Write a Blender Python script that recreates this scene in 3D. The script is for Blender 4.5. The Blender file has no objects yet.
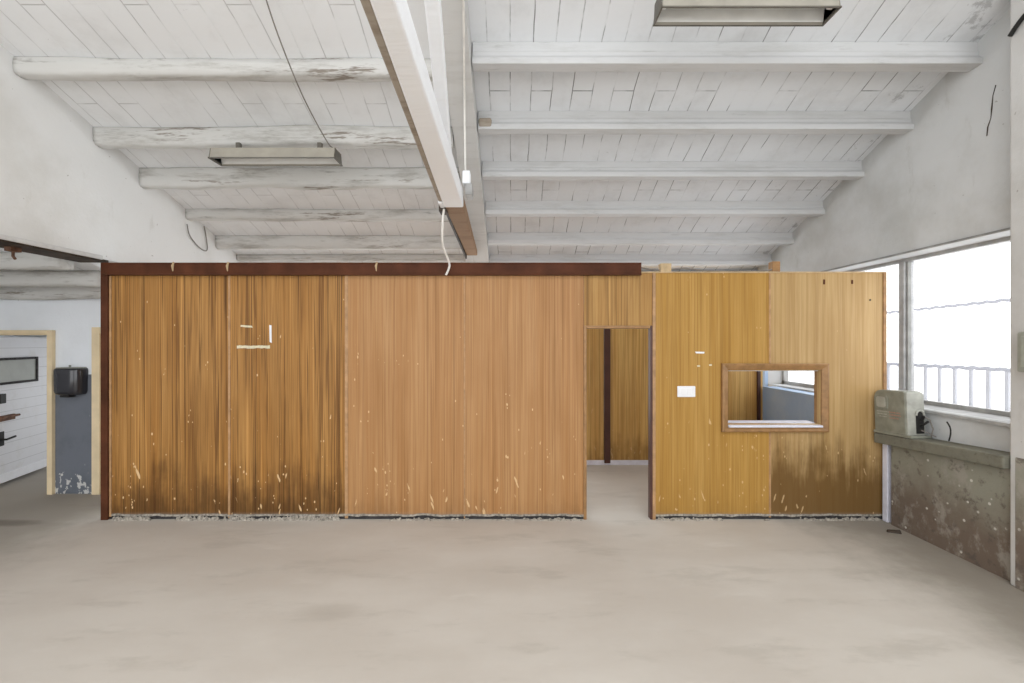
import bpy, bmesh, math, random
from mathutils import Vector, Matrix, noise as mnoise

SC = bpy.context.scene
COL = SC.collection
random.seed(7)

# ------------------------------------------------------------------ camera
CAMZ = 1.82
FPX = 455.0
cam_d = bpy.data.cameras.new('camera')
cam = bpy.data.objects.new('camera', cam_d)
COL.objects.link(cam)
cam.location = (0, 0, CAMZ)
cam.rotation_euler = (math.radians(90), 0, 0)
cam_d.sensor_width = 36.0
cam_d.lens = FPX * 36.0 / 1024.0
cam_d.shift_y = 1.5 / 1024.0
cam_d.clip_start = 0.05
SC.camera = cam

# ------------------------------------------------------------------ light
world = bpy.data.worlds.new('overcast_sky')
SC.world = world
world.use_nodes = True
bg = world.node_tree.nodes['Background']
bg.inputs['Color'].default_value = (0.97, 0.985, 1.0, 1)
bg.inputs['Strength'].default_value = 2.6

SC.view_settings.view_transform = 'Standard'
SC.view_settings.look = 'None'
SC.view_settings.exposure = 0.19
SC.view_settings.gamma = 1.0
SC.view_settings.use_curve_mapping = False


def portal(name, loc, rot, sx, sy):
    """A sampling portal for the sky in an opening of the building (gives no light itself)."""
    l = bpy.data.lights.new(name, 'AREA')
    l.shape = 'RECTANGLE'
    l.size, l.size_y = sx, sy
    l.cycles.is_portal = True
    o = bpy.data.objects.new(name, l)
    o.location = loc
    o.rotation_euler = rot
    COL.objects.link(o)


R90 = math.pi / 2
portal('portal_rear', (-1.9, -2.6, 2.75), (R90, 0, 0), 12.2, 5.6)          # faces +Y
portal('portal_window', (4.5, 5.2, 1.95), (0, R90, 0), 1.6, 3.9)            # faces -X
portal('portal_office', (-0.38, 7.6, 1.68), (-R90, 0, 0), 7.7, 2.5)            # faces -Y
portal('portal_side', (-5.65, 8.5, 1.65), (-R90, 0, 0), 2.0, 1.9)
# ------------------------------------------------------------------ materials


class NT:
    def __init__(self, name, rough=0.8, spec=0.3):
        self.m = bpy.data.materials.new(name)
        self.m.use_nodes = True
        self.t = self.m.node_tree
        self.p = self.t.nodes['Principled BSDF']
        self.p.inputs['Roughness'].default_value = rough
        self.p.inputs['Specular IOR Level'].default_value = spec
        self._pos = None

    def set(self, sock, v):
        if isinstance(v, bpy.types.NodeSocket):
            self.t.links.new(v, sock)
        elif isinstance(v, (tuple, list)) and sock.type == 'RGBA' and len(v) == 3:
            sock.default_value = (*v, 1)
        else:
            sock.default_value = v

    def pos(self, scale=(1, 1, 1), off=(0, 0, 0)):
        if self._pos is None:
            g = self.t.nodes.new('ShaderNodeNewGeometry')
            self._pos = g.outputs['Position']
        n = self.t.nodes.new('ShaderNodeVectorMath')
        n.operation = 'MULTIPLY_ADD'
        self.set(n.inputs[0], self._pos)
        n.inputs[1].default_value = scale
        n.inputs[2].default_value = off
        return n.outputs[0]

    def xyz(self):
        self.pos()
        n = self.t.nodes.new('ShaderNodeSeparateXYZ')
        self.set(n.inputs[0], self._pos)
        return n.outputs

    def combine(self, x, y, z):
        n = self.t.nodes.new('ShaderNodeCombineXYZ')
        for i, v in enumerate((x, y, z)):
            self.set(n.inputs[i], v)
        return n.outputs[0]

    def noise(self, vec, scale=1, detail=4, rough=0.55, dist=0.0):
        n = self.t.nodes.new('ShaderNodeTexNoise')
        self.set(n.inputs['Vector'], vec)
        n.inputs['Scale'].default_value = scale
        n.inputs['Detail'].default_value = detail
        n.inputs['Roughness'].default_value = rough
        n.inputs['Distortion'].default_value = dist
        return n.outputs['Fac']

    def voro(self, vec, scale=1, out='Distance'):
        n = self.t.nodes.new('ShaderNodeTexVoronoi')
        self.set(n.inputs['Vector'], vec)
        n.inputs['Scale'].default_value = scale
        return n.outputs[out]

    def math(self, op, a, b=0.0, clamp=False):
        n = self.t.nodes.new('ShaderNodeMath')
        n.operation = op
        n.use_clamp = clamp
        self.set(n.inputs[0], a)
        self.set(n.inputs[1], b)
        return n.outputs[0]

    def lin(self, v, a, b, c=0.0, d=1.0, smooth=True):
        n = self.t.nodes.new('ShaderNodeMapRange')
        if smooth:
            n.interpolation_type = 'SMOOTHSTEP'
        self.set(n.inputs['Value'], v)
        n.inputs['From Min'].default_value = a
        n.inputs['From Max'].default_value = b
        n.inputs['To Min'].default_value = c
        n.inputs['To Max'].default_value = d
        return n.outputs['Result']

    def mix(self, f, a, b, mode='MIX'):
        n = self.t.nodes.new('ShaderNodeMix')
        n.data_type = 'RGBA'
        n.blend_type = mode
        self.set(n.inputs[0], f)
        self.set(n.inputs[6], a)
        self.set(n.inputs[7], b)
        return n.outputs[2]

    def ramp(self, f, stops):
        n = self.t.nodes.new('ShaderNodeValToRGB')
        r = n.color_ramp
        while len(r.elements) < len(stops):
            r.elements.new(0.5)
        for e, (p, c) in zip(r.elements, stops):
            e.position = p
            e.color = (*c, 1)
        self.set(n.inputs[0], f)
        return n.outputs[0]

    def bump(self, h, strength=0.3, dist=0.01):
        n = self.t.nodes.new('ShaderNodeBump')
        n.inputs['Strength'].default_value = strength
        n.inputs['Distance'].default_value = dist
        self.set(n.inputs['Height'], h)
        self.t.links.new(n.outputs[0], self.p.inputs['Normal'])

    def done(self, c, rough=None):
        self.set(self.p.inputs['Base Color'], c)
        if rough is not None:
            self.set(self.p.inputs['Roughness'], rough)
        return self.m


def S(r, g, b):
    f = lambda v: (v / 255 / 12.92) if v <= 10 else ((v / 255 + 0.055) / 1.055) ** 2.4
    return (f(r), f(g), f(b))


def m_plain(name, c, rough=0.6, spec=0.3, vary=0.12, scale=9, metal=0.0):
    k = NT(name, rough, spec)
    n = k.noise(k.pos(), scale, 4)
    k.p.inputs['Metallic'].default_value = metal
    lo = tuple(v * (1 - vary) for v in c)
    hi = tuple(min(1, v * (1 + vary)) for v in c)
    return k.done(k.ramp(n, [(0.3, lo), (0.7, hi)]))


def m_plaster(name, c, dirt, amount=0.25):
    k = NT(name, 0.9, 0.15)
    n1 = k.noise(k.pos(), 0.9, 6, 0.62)
    n2 = k.noise(k.pos((1, 1, 0.35)), 5, 5, 0.65)
    col = k.mix(k.lin(n1, 0.42, 0.75, 0, amount), c, dirt)
    col = k.mix(k.lin(n2, 0.6, 0.78, 0, amount * 0.8), col, dirt)
    sp = k.noise(k.pos(), 22, 2)
    col = k.mix(k.lin(sp, 0.74, 0.78, 0, 0.5), col, S(120, 112, 100))
    k.bump(k.noise(k.pos(), 30, 5), 0.25, 0.01)
    return k.done(col)


def m_wood(name, dark, mid, light, streak, fine=60, dirt_h=0.18, chips=0.5, coat=0.36, seed=0.0, grime=0.6):
    """Varnished veneer with a vertical grain; grime at its foot and pale chips."""
    k = NT(name, coat, 0.22)
    sd = (seed, seed * 1.7, seed * 0.3)
    a = k.noise(k.pos((fine, fine, 0.8), sd), 1, 4, 0.65)          # fine fibres
    b = k.noise(k.pos((9, 9, 0.25), sd), 1, 5, 0.7, 0.3)            # broad ribbons
    c = k.noise(k.pos((2.2, 2.2, 0.9), sd), 1, 3, 0.5)              # clouds
    base = k.ramp(k.lin(b, 0.3, 0.7), [(0.0, mid), (1.0, light)])
    base = k.mix(k.lin(a, 0.4, 0.68, 0, 0.42), base, dark)
    base = k.mix(k.lin(c, 0.42, 0.68, 0, 0.4), base, tuple(0.5 * (x + y) for x, y in zip(dark, mid)))
    # dark pencil lines, gathered in bands
    s = k.noise(k.pos((44, 44, 0.22), (seed + 3.1, 0, seed)), 1, 3, 0.75, 0.25)
    s2 = k.noise(k.pos((17, 17, 0.3), (seed + 6.1, 0, seed)), 1, 4, 0.7, 0.3)
    base = k.mix(k.lin(s2, 0.53, 0.62, 0, streak * 0.75), base, dark)
    base = k.mix(k.lin(s, 0.555, 0.615, 0, streak), base, tuple(v * 0.75 for v in dark))
    # blond lines between the ribbons
    l = k.noise(k.pos((52, 52, 0.3), (seed + 9.1, 0, seed)), 1, 2, 0.7)
    base = k.mix(k.lin(l, 0.6, 0.67, 0, streak * 0.6), base, tuple(min(1, v * 1.35) for v in light))
    z = k.xyz()
    # grime splashed up from the floor with a ragged, streaky edge
    nz = k.noise(k.pos((13, 13, 0.8), sd), 1, 5, 0.7)
    nc = k.noise(k.pos((2.6, 2.6, 2.2), sd), 1, 4, 0.6)
    edge = k.math('ADD', z['Z'], k.math('MULTIPLY', k.math('SUBTRACT', nz, 0.5), -1.3))
    edge = k.math('ADD', edge, k.math('MULTIPLY', k.math('SUBTRACT', nc, 0.5), -0.9))
    base = k.mix(k.lin(edge, dirt_h - 0.30, dirt_h + 0.30, grime, 0.0), base, tuple(v * 0.5 for v in dark))
    base = k.mix(k.lin(z['Z'], 0.03, 0.085, 0.5, 0.0), base, S(150, 138, 122))
    # pale chips where the veneer is knocked off, denser low down
    wob = k.noise(k.pos((22, 22, 16)), 1, 2)
    for (fx, fz, off, top, shear, g0, r0) in ((17.0, 3.6, 0.0, 1.25, 0.35, 0.545, 0.20), (19.0, 4.2, 2.0, 1.15, -0.28, 0.555, 0.19), (27.0, 14.0, 4.0, 3.4, 0.0, 0.555, 0.19)):
        px = k.math('ADD', z['X'], k.math('MULTIPLY', z['Z'], shear))
        cell = k.combine(k.math('MULTIPLY', px, fx), seed + off, k.math('MULTIPLY', z['Z'], fz))
        v = k.voro(cell, 1)
        v = k.math('ADD', v, k.math('MULTIPLY', k.math('SUBTRACT', wob, 0.5), 0.42))
        gate = k.noise(k.pos((9, 0.0, 3.3), (seed + 5 + off, 0, 0)), 1, 1)
        gate = k.math('SUBTRACT', gate, k.lin(z['Z'], 0.0, top, 0.0, 0.17, False))
        chip = k.math('MULTIPLY', k.lin(v, r0, r0 - 0.08), k.lin(gate, g0, g0 + 0.025))
        base = k.mix(k.math('MULTIPLY', chip, chips), base, S(222, 190, 145))
    r = k.lin(a, 0.3, 0.7, coat - 0.04, coat + 0.12)
    k.bump(a, 0.06, 0.003)
    return k.done(base, r)


def m_beam(name, white, grey, amount=0.5, bare=None):
    k = NT(name, 0.85, 0.15)
    g = k.noise(k.pos((1.2, 7, 7)), 1, 6, 0.7)
    h = k.noise(k.pos((3, 18, 18)), 1, 4, 0.6)
    c = k.mix(k.lin(g, 0.46, 0.7, 0, amount), white, grey)
    c = k.mix(k.lin(h, 0.6, 0.75, 0, amount * 0.8), c, tuple(v * 0.7 for v in grey))
    if bare:
        s = k.noise(k.pos((1.1, 8, 12), (4, 2, 1)), 1, 5, 0.75)
        c = k.mix(k.lin(s, 0.585, 0.66, 0, 0.85), c, bare)
    k.bump(k.noise(k.pos((2, 22, 22)), 1, 5), 0.35, 0.015)
    return k.done(c)


WHITE = (0.80, 0.80, 0.785)
M = {}
M['plaster'] = m_plaster('old_white_plaster', (0.77, 0.775, 0.77), S(184, 181, 172), 0.4)
M['plaster_right'] = m_plaster('shade_toned_plaster', (0.63, 0.64, 0.64), S(156, 154, 146), 0.5)  # white plaster darkened: the right wall's shade beside the window is in the colour
M['plaster_side'] = m_plaster('side_room_plaster', (0.85, 0.885, 0.93), S(205, 208, 212), 0.3)
M['pillar'] = m_plaster('pillar_plaster', (0.62, 0.615, 0.60), S(150, 145, 135), 0.45)
M['wood_ribbon'] = m_wood('ribbon_veneer', (0.10, 0.040, 0.010), (0.34, 0.155, 0.036), (0.44, 0.23, 0.070), 0.85, 70, 0.34, 0.95, 0.38, 0.0, 0.72)
M['wood_red'] = m_wood('reddish_veneer', (0.27, 0.125, 0.042), (0.40, 0.20, 0.075), (0.46, 0.26, 0.115), 0.42, 85, -0.05, 0.8, 0.40, 11.0, 0.45)
M['wood_gold'] = m_wood('golden_veneer', (0.26, 0.125, 0.022), (0.40, 0.215, 0.046), (0.49, 0.29, 0.082), 0.3, 65, 0.0, 0.6, 0.40, 23.0, 0.3)
M['wood_back'] = m_wood('office_veneer', (0.30, 0.145, 0.035), (0.58, 0.335, 0.10), (0.70, 0.46, 0.17), 0.4, 45, 0.25, 0.3, 0.4, 37.0, 0.6)
M['wood_frame'] = m_plain('frame_wood', (0.31, 0.17, 0.070), 0.4, 0.35, 0.2, 14)
M['batten'] = m_plain('batten_wood', (0.42, 0.25, 0.125), 0.45, 0.3, 0.2, 14)
M['blond'] = m_plain('raw_blond_wood', (0.50, 0.37, 0.22), 0.7, 0.2, 0.2, 14)
M['brown'] = m_plain('red_brown_paint', (0.082, 0.028, 0.013), 0.55, 0.12, 0.3, 5)
M['darkbrown'] = m_plain('dark_brown_paint', (0.075, 0.03, 0.022), 0.4, 0.4, 0.2, 5)
M['cream'] = m_plain('cream_gloss_paint', (0.78, 0.64, 0.42), 0.45, 0.35, 0.08, 6)
M['white_gloss'] = m_plain('white_gloss', (0.82, 0.82, 0.84), 0.4, 0.4, 0.05, 6)
M['lilac_white'] = m_plain('weathered_white_paint', (0.72, 0.72, 0.80), 0.5, 0.3, 0.12, 8)
M['bead_grey'] = m_plain('grey_stained_bead', (0.30, 0.30, 0.285), 0.8, 0.1, 0.2, 9)
M['grey_frame'] = m_plain('grey_window_paint', (0.40, 0.40, 0.395), 0.5, 0.3, 0.2, 9)
M['tape'] = m_plain('yellowed_tape', (0.66, 0.60, 0.43), 0.6, 0.2, 0.15, 40)
M['black'] = m_plain('black_gloss_plastic', (0.028, 0.028, 0.034), 0.12, 0.6, 0.1, 5)
M['blackish'] = m_plain('black_rubber', (0.02, 0.019, 0.018), 0.6, 0.3, 0.1, 5)
M['rust'] = m_plain('rusty_steel', (0.16, 0.085, 0.055), 0.75, 0.3, 0.45, 18)
M['steel_dark'] = m_plain('dark_stained_steel', (0.05, 0.036, 0.026), 0.7, 0.3, 0.5, 7)
M['beige_metal'] = m_plain('yellowed_lamp_enamel', (0.36, 0.335, 0.285), 0.5, 0.3, 0.12, 6)
M['rim'] = m_plain('dark_rim_metal', (0.13, 0.12, 0.10), 0.5, 0.3, 0.2, 9)
M['reflector'] = m_plain('white_reflector_enamel', (0.74, 0.74, 0.72), 0.35, 0.4, 0.1, 4)
M['tube'] = m_plain('opal_tube_glass', (0.86, 0.85, 0.80), 0.2, 0.5, 0.03, 4)
M['cable_white'] = m_plain('white_cable', (0.80, 0.78, 0.74), 0.5, 0.3, 0.1, 12)
M['cable_grey'] = m_plain('grey_cable', (0.22, 0.20, 0.18), 0.6, 0.3, 0.2, 12)
M['grey_box'] = m_plain('grey_green_box_paint', (0.33, 0.34, 0.29), 0.5, 0.35, 0.2, 9)
M['vent'] = m_plain('grey_pane', (0.25, 0.26, 0.23), 0.4, 0.3, 0.15, 3)
M['dust'] = m_plain('crumbled_plaster', (0.34, 0.31, 0.265), 0.95, 0.1, 0.5, 40)
M['gap'] = m_plain('dark_foot_rail', (0.045, 0.042, 0.042), 0.8, 0.2, 0.4, 30)
M['bare_timber'] = m_beam('bare_brown_timber', (0.32, 0.205, 0.125), (0.20, 0.12, 0.07), 0.5)
M['old_edge'] = m_beam('old_brownish_edge', (0.40, 0.35, 0.29), (0.24, 0.19, 0.145), 0.7)
M['beam_white'] = m_beam('white_painted_timber', (0.95, 0.97, 1.0), (0.76, 0.765, 0.77), 0.10)
M['beam_grey'] = m_beam('grey_white_rafter', (0.64, 0.64, 0.63), (0.48, 0.47, 0.45), 0.4)
M['log'] = m_beam('whitewashed_log', (0.62, 0.615, 0.595), (0.33, 0.315, 0.285), 0.85, (0.20, 0.165, 0.13))
M['joist'] = m_beam('whitewashed_concrete_joist', (0.62, 0.625, 0.63), (0.47, 0.47, 0.455), 0.5)


def m_ceiling(name, c, dirt, joint=0.42):
    """Whitewashed hollow tiles laid in courses that run down the slope."""
    k = NT(name, 0.9, 0.12)
    o = k.xyz()
    w = k.noise(k.pos(), 2.5, 3)
    xx = k.math('ADD', o['X'], k.math('MULTIPLY', w, 0.03))
    n = k.t.nodes.new('ShaderNodeTexBrick')
    k.set(n.inputs['Vector'], k.combine(o['Y'], xx, 0.0))
    n.inputs['Scale'].default_value = 1.0
    n.inputs['Brick Width'].default_value = 0.86
    n.inputs['Row Height'].default_value = 0.195
    n.inputs['Mortar Size'].default_value = 0.0055
    n.inputs['Mortar Smooth'].default_value = 0.35
    n.inputs['Color1'].default_value = (*c, 1)
    n.inputs['Color2'].default_value = (*[v * 0.95 for v in c], 1)
    n.inputs['Mortar'].default_value = (*dirt, 1)
    br = n.outputs['Color']
    g = k.noise(k.pos(), 2.2, 6, 0.65)
    # joints are half filled with limewash
    f = k.lin(k.noise(k.pos((1, 1, 1), (3, 7, 1)), 2.6, 4, 0.6), 0.38, 0.62)
    jt = k.mix(k.math('MULTIPLY', n.outputs['Fac'], f), c, tuple(v * joint for v in dirt))
    col = k.mix(k.lin(g, 0.45, 0.75, 0, 0.5), jt, dirt)
    # grey soot and old cobwebs where the slope meets the side walls
    cob = k.noise(k.pos((5, 5, 5), (1, 3, 0)), 1, 6, 0.75)
    far = k.math('ADD', k.lin(o['X'], 2.9, 4.0, 0.0, 0.17), k.lin(o['X'], -3.7, -4.3, 0.0, 0.10))
    col = k.mix(k.lin(k.math('ADD', cob, far), 0.70, 0.80, 0, 0.5), col, tuple(v * 0.45 for v in dirt))
    sp = k.noise(k.pos((9, 9, 9)), 1, 4, 0.7)
    col = k.mix(k.lin(sp, 0.70, 0.76, 0, 0.45), col, tuple(v * 0.5 for v in dirt))
    hh = k.math('SUBTRACT', k.math('MULTIPLY', k.noise(k.pos(), 18, 4), 0.3), k.math('MULTIPLY', n.outputs['Fac'], 0.8))
    k.bump(hh, 0.5, 0.012)
    return k.done(col)


M['ceiling'] = m_ceiling('whitewashed_roof_tiles', (0.80, 0.82, 0.845), (0.60, 0.61, 0.62))
M['ceiling_left'] = m_ceiling('limewashed_roof_tiles', (0.85, 0.865, 0.88), (0.68, 0.685, 0.69), 0.85)


def m_floor():
    k = NT('dusty_concrete_floor', 0.75, 0.2)
    a = k.noise(k.pos((0.6, 1.2, 1)), 1.0, 6, 0.6)
    b = k.noise(k.pos((1.0, 3.2, 1), (5, 1, 0)), 1.0, 6, 0.65)
    c = k.mix(k.lin(a, 0.35, 0.68), (0.535, 0.49, 0.435), (0.60, 0.56, 0.505))
    c = k.mix(k.lin(b, 0.53, 0.68, 0, 0.45), c, (0.42, 0.385, 0.335))
    w = k.noise(k.pos((0.8, 2.4, 1), (9, 4, 0)), 1.4, 5, 0.6)
    c = k.mix(k.lin(w, 0.6, 0.75, 0, 0.35), c, (0.68, 0.65, 0.60))
    o = k.xyz()
    # stained floor along the low wall at the right, darker floor by the side doors
    nn = k.noise(k.pos((1.6, 1.6, 1), (2, 2, 0)), 1, 6, 0.65)
    r = k.math('ADD', o['X'], k.math('MULTIPLY', nn, 1.5))
    c = k.mix(k.lin(r, 3.3, 4.4, 0, 0.75), c, (0.25, 0.225, 0.185))
    l = k.math('SUBTRACT', k.math('MULTIPLY', o['X'], -1), k.math('MULTIPLY', nn, -1.0))
    c = k.mix(k.lin(l, 4.4, 5.3, 0, 0.72), c, (0.27, 0.24, 0.20))
    # one long dark patch in front of the side door
    sx = k.math('MULTIPLY', k.math('ADD', o['X'], 5.15), 1.4)
    sy = k.math('MULTIPLY', k.math('SUBTRACT', o['Y'], 4.6), 6.0)
    d = k.math('ADD', k.math('MULTIPLY', sx, sx), k.math('MULTIPLY', sy, sy))
    d = k.math('ADD', d, k.math('MULTIPLY', nn, 0.9))
    c = k.mix(k.lin(d, 0.55, 1.0, 0.55, 0.0), c, (0.12, 0.10, 0.08))
    sx = k.math('MULTIPLY', k.math('ADD', o['X'], 1.25), 3.0)
    sy = k.math('MULTIPLY', k.math('SUBTRACT', o['Y'], 3.08), 6.5)
    d = k.math('ADD', k.math('MULTIPLY', sx, sx), k.math('MULTIPLY', sy, sy))
    d = k.math('ADD', d, k.math('MULTIPLY', b, 1.6))
    c = k.mix(k.lin(d, 0.6, 1.6, 0.42, 0.0), c, (0.34, 0.30, 0.25))
    s = k.noise(k.pos((14, 14, 14)), 1, 3, 0.6)
    c = k.mix(k.lin(s, 0.74, 0.79, 0, 0.5), c, (0.25, 0.22, 0.18))
    k.bump(k.noise(k.pos(), 14, 6), 0.12, 0.01)
    return k.done(c, k.lin(a, 0.3, 0.7, 0.62, 0.85))


M['floor'] = m_floor()


def m_dado(name, c, c2, chips, chip_h):
    k = NT(name, 0.6, 0.3)
    n = k.noise(k.pos(), 2.5, 5, 0.65)
    col = k.mix(k.lin(n, 0.4, 0.7), c, c2)
    o = k.xyz()
    v = k.noise(k.pos((16, 16, 11)), 1, 3, 0.6)
    thr = k.lin(o['Z'], 0.0, chip_h, 0.20, 0.0)
    col = k.mix(k.lin(k.math('ADD', v, thr), 0.715, 0.745, 0, 0.9), col, chips)
    k.bump(v, 0.2, 0.006)
    return k.done(col)


M['dado'] = m_dado('blue_grey_dado', (0.155, 0.17, 0.20), (0.125, 0.14, 0.165), (0.62, 0.62, 0.60), 0.5)
M['dado_office'] = m_dado('blue_office_dado', (0.44, 0.60, 0.84), (0.52, 0.66, 0.86), (0.62, 0.66, 0.70), 0.3)


def m_lowwall():
    k = NT('stained_low_wall_render', 0.75, 0.25)
    a = k.noise(k.pos(), 1.7, 6, 0.65)
    b = k.noise(k.pos((1, 1, 0.7), (3, 1, 2)), 4, 6, 0.7)
    o = k.xyz()
    zz = k.math('ADD', o['Z'], k.math('MULTIPLY', k.math('SUBTRACT', a, 0.5), 0.8))
    c = k.mix(k.lin(zz, 0.2, 0.75), (0.175, 0.135, 0.105), (0.29, 0.285, 0.23))
    c = k.mix(k.lin(b, 0.5, 0.64, 0, 0.8), c, (0.35, 0.325, 0.28))
    d = k.noise(k.pos((1, 1, 1), (7, 3, 1)), 9, 5, 0.7)
    c = k.mix(k.lin(d, 0.53, 0.66, 0, 0.7), c, (0.115, 0.095, 0.08))
    s = k.voro(k.pos((13, 13, 13)), 1)
    g = k.noise(k.pos(), 3.3, 2)
    c = k.mix(k.math('MULTIPLY', k.lin(s, 0.19, 0.11), k.lin(g, 0.46, 0.52)), c, (0.60, 0.58, 0.52))
    k.bump(k.noise(k.pos(), 22, 6), 0.4, 0.012)
    return k.done(c)


M['lowwall'] = m_lowwall()
M['ledge'] = m_beam('grey_green_ledge', (0.195, 0.19, 0.15), (0.13, 0.12, 0.095), 0.75)
M['machine'] = m_plain('grey_green_hammer_paint', (0.245, 0.25, 0.205), 0.45, 0.35, 0.2, 11)
M['machine_front'] = m_plain('pale_grey_green_paint', (0.38, 0.38, 0.335), 0.45, 0.35, 0.2, 11)


def m_boards(name):
    k = NT(name, 0.55, 0.3)
    o = k.xyz()
    n = k.t.nodes.new('ShaderNodeTexBrick')
    k.set(n.inputs['Vector'], k.combine(o['Y'], o['Z'], 0.0))
    n.inputs['Scale'].default_value = 1.0
    n.inputs['Brick Width'].default_value = 7.0
    n.inputs['Row Height'].default_value = 0.135
    n.inputs['Mortar Size'].default_value = 0.004
    n.inputs['Mortar Smooth'].default_value = 0.5
    c = k.mix(n.outputs['Fac'], (0.72, 0.72, 0.74), (0.50, 0.50, 0.51))
    g = k.noise(k.pos(), 5, 5, 0.7)
    c = k.mix(k.lin(g, 0.5, 0.75, 0, 0.4), c, (0.58, 0.56, 0.52))
    return k.done(c)


M['boards'] = m_boards('white_boarded_door')


def m_pane():
    k = NT('milky_window_pane', 0.3, 0.3)
    t = k.t
    tr = t.nodes.new('ShaderNodeBsdfTransparent')
    tr.inputs[0].default_value = (1, 1, 1, 1)
    tl = t.nodes.new('ShaderNodeBsdfTranslucent')
    g = k.noise(k.pos(), 1.3, 5, 0.6)
    k.set(tl.inputs[0], k.mix(g, (0.88, 0.89, 0.95), (0.93, 0.93, 0.97)))
    mx = t.nodes.new('ShaderNodeMixShader')
    mx.inputs[0].default_value = 0.13
    t.links.new(tr.outputs[0], mx.inputs[1])
    t.links.new(tl.outputs[0], mx.inputs[2])
    t.links.new(mx.outputs[0], t.nodes['Material Output'].inputs['Surface'])
    return k.m


M['pane'] = m_pane()

# ------------------------------------------------------------------ mesh helpers


class MB:
    def __init__(self):
        self.v, self.f = [], []

    def add(self, vs, fs):
        n = len(self.v)
        self.v += [tuple(p) for p in vs]
        self.f += [tuple(i + n for i in q) for q in fs]
        return self

    def box(self, x0, x1, y0, y1, z0, z1, mtx=None):
        vs = [Vector((x, y, z)) for x in (x0, x1) for y in (y0, y1) for z in (z0, z1)]
        if mtx:
            vs = [mtx @ p for p in vs]
        return self.add(vs, [(0, 1, 3, 2), (4, 6, 7, 5), (0, 4, 5, 1), (2, 3, 7, 6), (0, 2, 6, 4), (1, 5, 7, 3)])

    def loft(self, rings, cap=True):
        n = len(rings[0])
        vs = [p for r in rings for p in r]
        fs = []
        for i in range(len(rings) - 1):
            for j in range(n):
                a, b = i * n + j, i * n + (j + 1) % n
                fs.append((a, b, b + n, a + n))
        if cap:
            fs.append(tuple(reversed(range(n))))
            fs.append(tuple((len(rings) - 1) * n + j for j in range(n)))
        return self.add(vs, fs)

    def prism_x(self, prof, x0, x1):          # prof: (y, z)
        return self.loft([[(x0, y, z) for y, z in prof], [(x1, y, z) for y, z in prof]])

    def prism_y(self, prof, y0, y1):          # prof: (x, z)
        return self.loft([[(x, y0, z) for x, z in prof], [(x, y1, z) for x, z in prof]])

    def prism_z(self, prof, z0, z1):          # prof: (x, y)
        return self.loft([[(x, y, z0) for x, y in prof], [(x, y, z1) for x, y in prof]])

    def tube(self, pts, r, n=8):
        pts = [Vector(p) for p in pts]
        rings = []
        up = Vector((0.13, 0.31, 0.94)).normalized()
        for i, p in enumerate(pts):
            t = (pts[min(i + 1, len(pts) - 1)] - pts[max(i - 1, 0)]).normalized()
            u = t.cross(up)
            if u.length < 1e-3:
                u = t.cross(Vector((1, 0, 0)))
            u.normalize()
            w = t.cross(u)
            rr = r[i] if isinstance(r, (list, tuple)) else r
            rings.append([p + u * rr * math.cos(a) + w * rr * math.sin(a) for a in [2 * math.pi * j / n for j in range(n)]])
        return self.loft(rings)

    def build(self, name, mat, parent=None, bevel=0.0, smooth=False, seg=2):
        me = bpy.data.meshes.new(name)
        off = Vector((0, 0, 0))
        q = parent
        while q is not None:
            off += Vector(q.location)
            q = q.parent
        me.from_pydata([Vector(p) - off for p in self.v], [], self.f)
        bm = bmesh.new()
        bm.from_mesh(me)
        bmesh.ops.recalc_face_normals(bm, faces=bm.faces)
        bm.to_mesh(me)
        bm.free()
        me.materials.append(M[mat] if isinstance(mat, str) else mat)
        o = bpy.data.objects.new(name, me)
        COL.objects.link(o)
        if parent is not None:
            o.parent = parent
        if bevel:
            b = o.modifiers.new('bevel', 'BEVEL')
            b.width, b.segments = bevel, seg
            b.limit_method = 'ANGLE'
            b.angle_limit = math.radians(35)
        if smooth:
            for p in me.polygons:
                p.use_smooth = True
        return o


def thing(name, label, cat, loc, group=None):
    o = bpy.data.objects.new(name, None)
    o.empty_display_size = 0.1
    COL.objects.link(o)
    o.location = loc
    return tag(o, label, cat, group)


def tag(o, label, cat, group=None):
    o['label'] = label
    o['category'] = cat
    o['kind'] = 'thing'
    if group:
        o['group'] = group
    return o


def struct(o):
    o['kind'] = 'structure'
    return o


# ------------------------------------------------------------------ the setting
SL = 0.345                                   # roof slope


def roof(y):                                 # underside of the left roof slope above the floor
    return CAMZ + 3.745 - SL * y


def roofr(y):                                # right roof slope, a little steeper
    return CAMZ + 4.06 - 0.39 * y


XL, XR = -4.20, 3.95                         # inner faces of the side walls
YB = 7.30                                    # back wall
YR = 0.2                                     # ridge
YREAR = -2.6                                 # rear of the hall, left open to let sky light in

struct(MB().box(-9.2, 5.4, -9.0, 9.4, -0.12, 0.0).build('floor', 'floor'))

XM = -0.45


def slab(fn):
    return [(YB + 0.25, fn(YB + 0.25)), (YR, fn(YR)), (YR, fn(YR) + 0.14), (YB + 0.25, fn(YB + 0.25) + 0.14)]


struct(MB().prism_x(slab(roof), XL - 0.25, XM).build('ceiling_left', 'ceiling_left'))
struct(MB().prism_x(slab(roofr), XM, XR + 0.32).build('ceiling_right', 'ceiling'))

# left wall: only its upper part, carried by a steel lintel over the wide opening
lt = 2.68
MB_ = MB().prism_x([(0.9, lt), (YB, lt), (YB, roof(YB)), (YR, roof(YR)), (YREAR, roof(YR)), (YREAR, 0), (0.9, 0)], XL - 0.25, XL)
struct(MB_.build('wall_left', 'plaster'))

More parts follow.
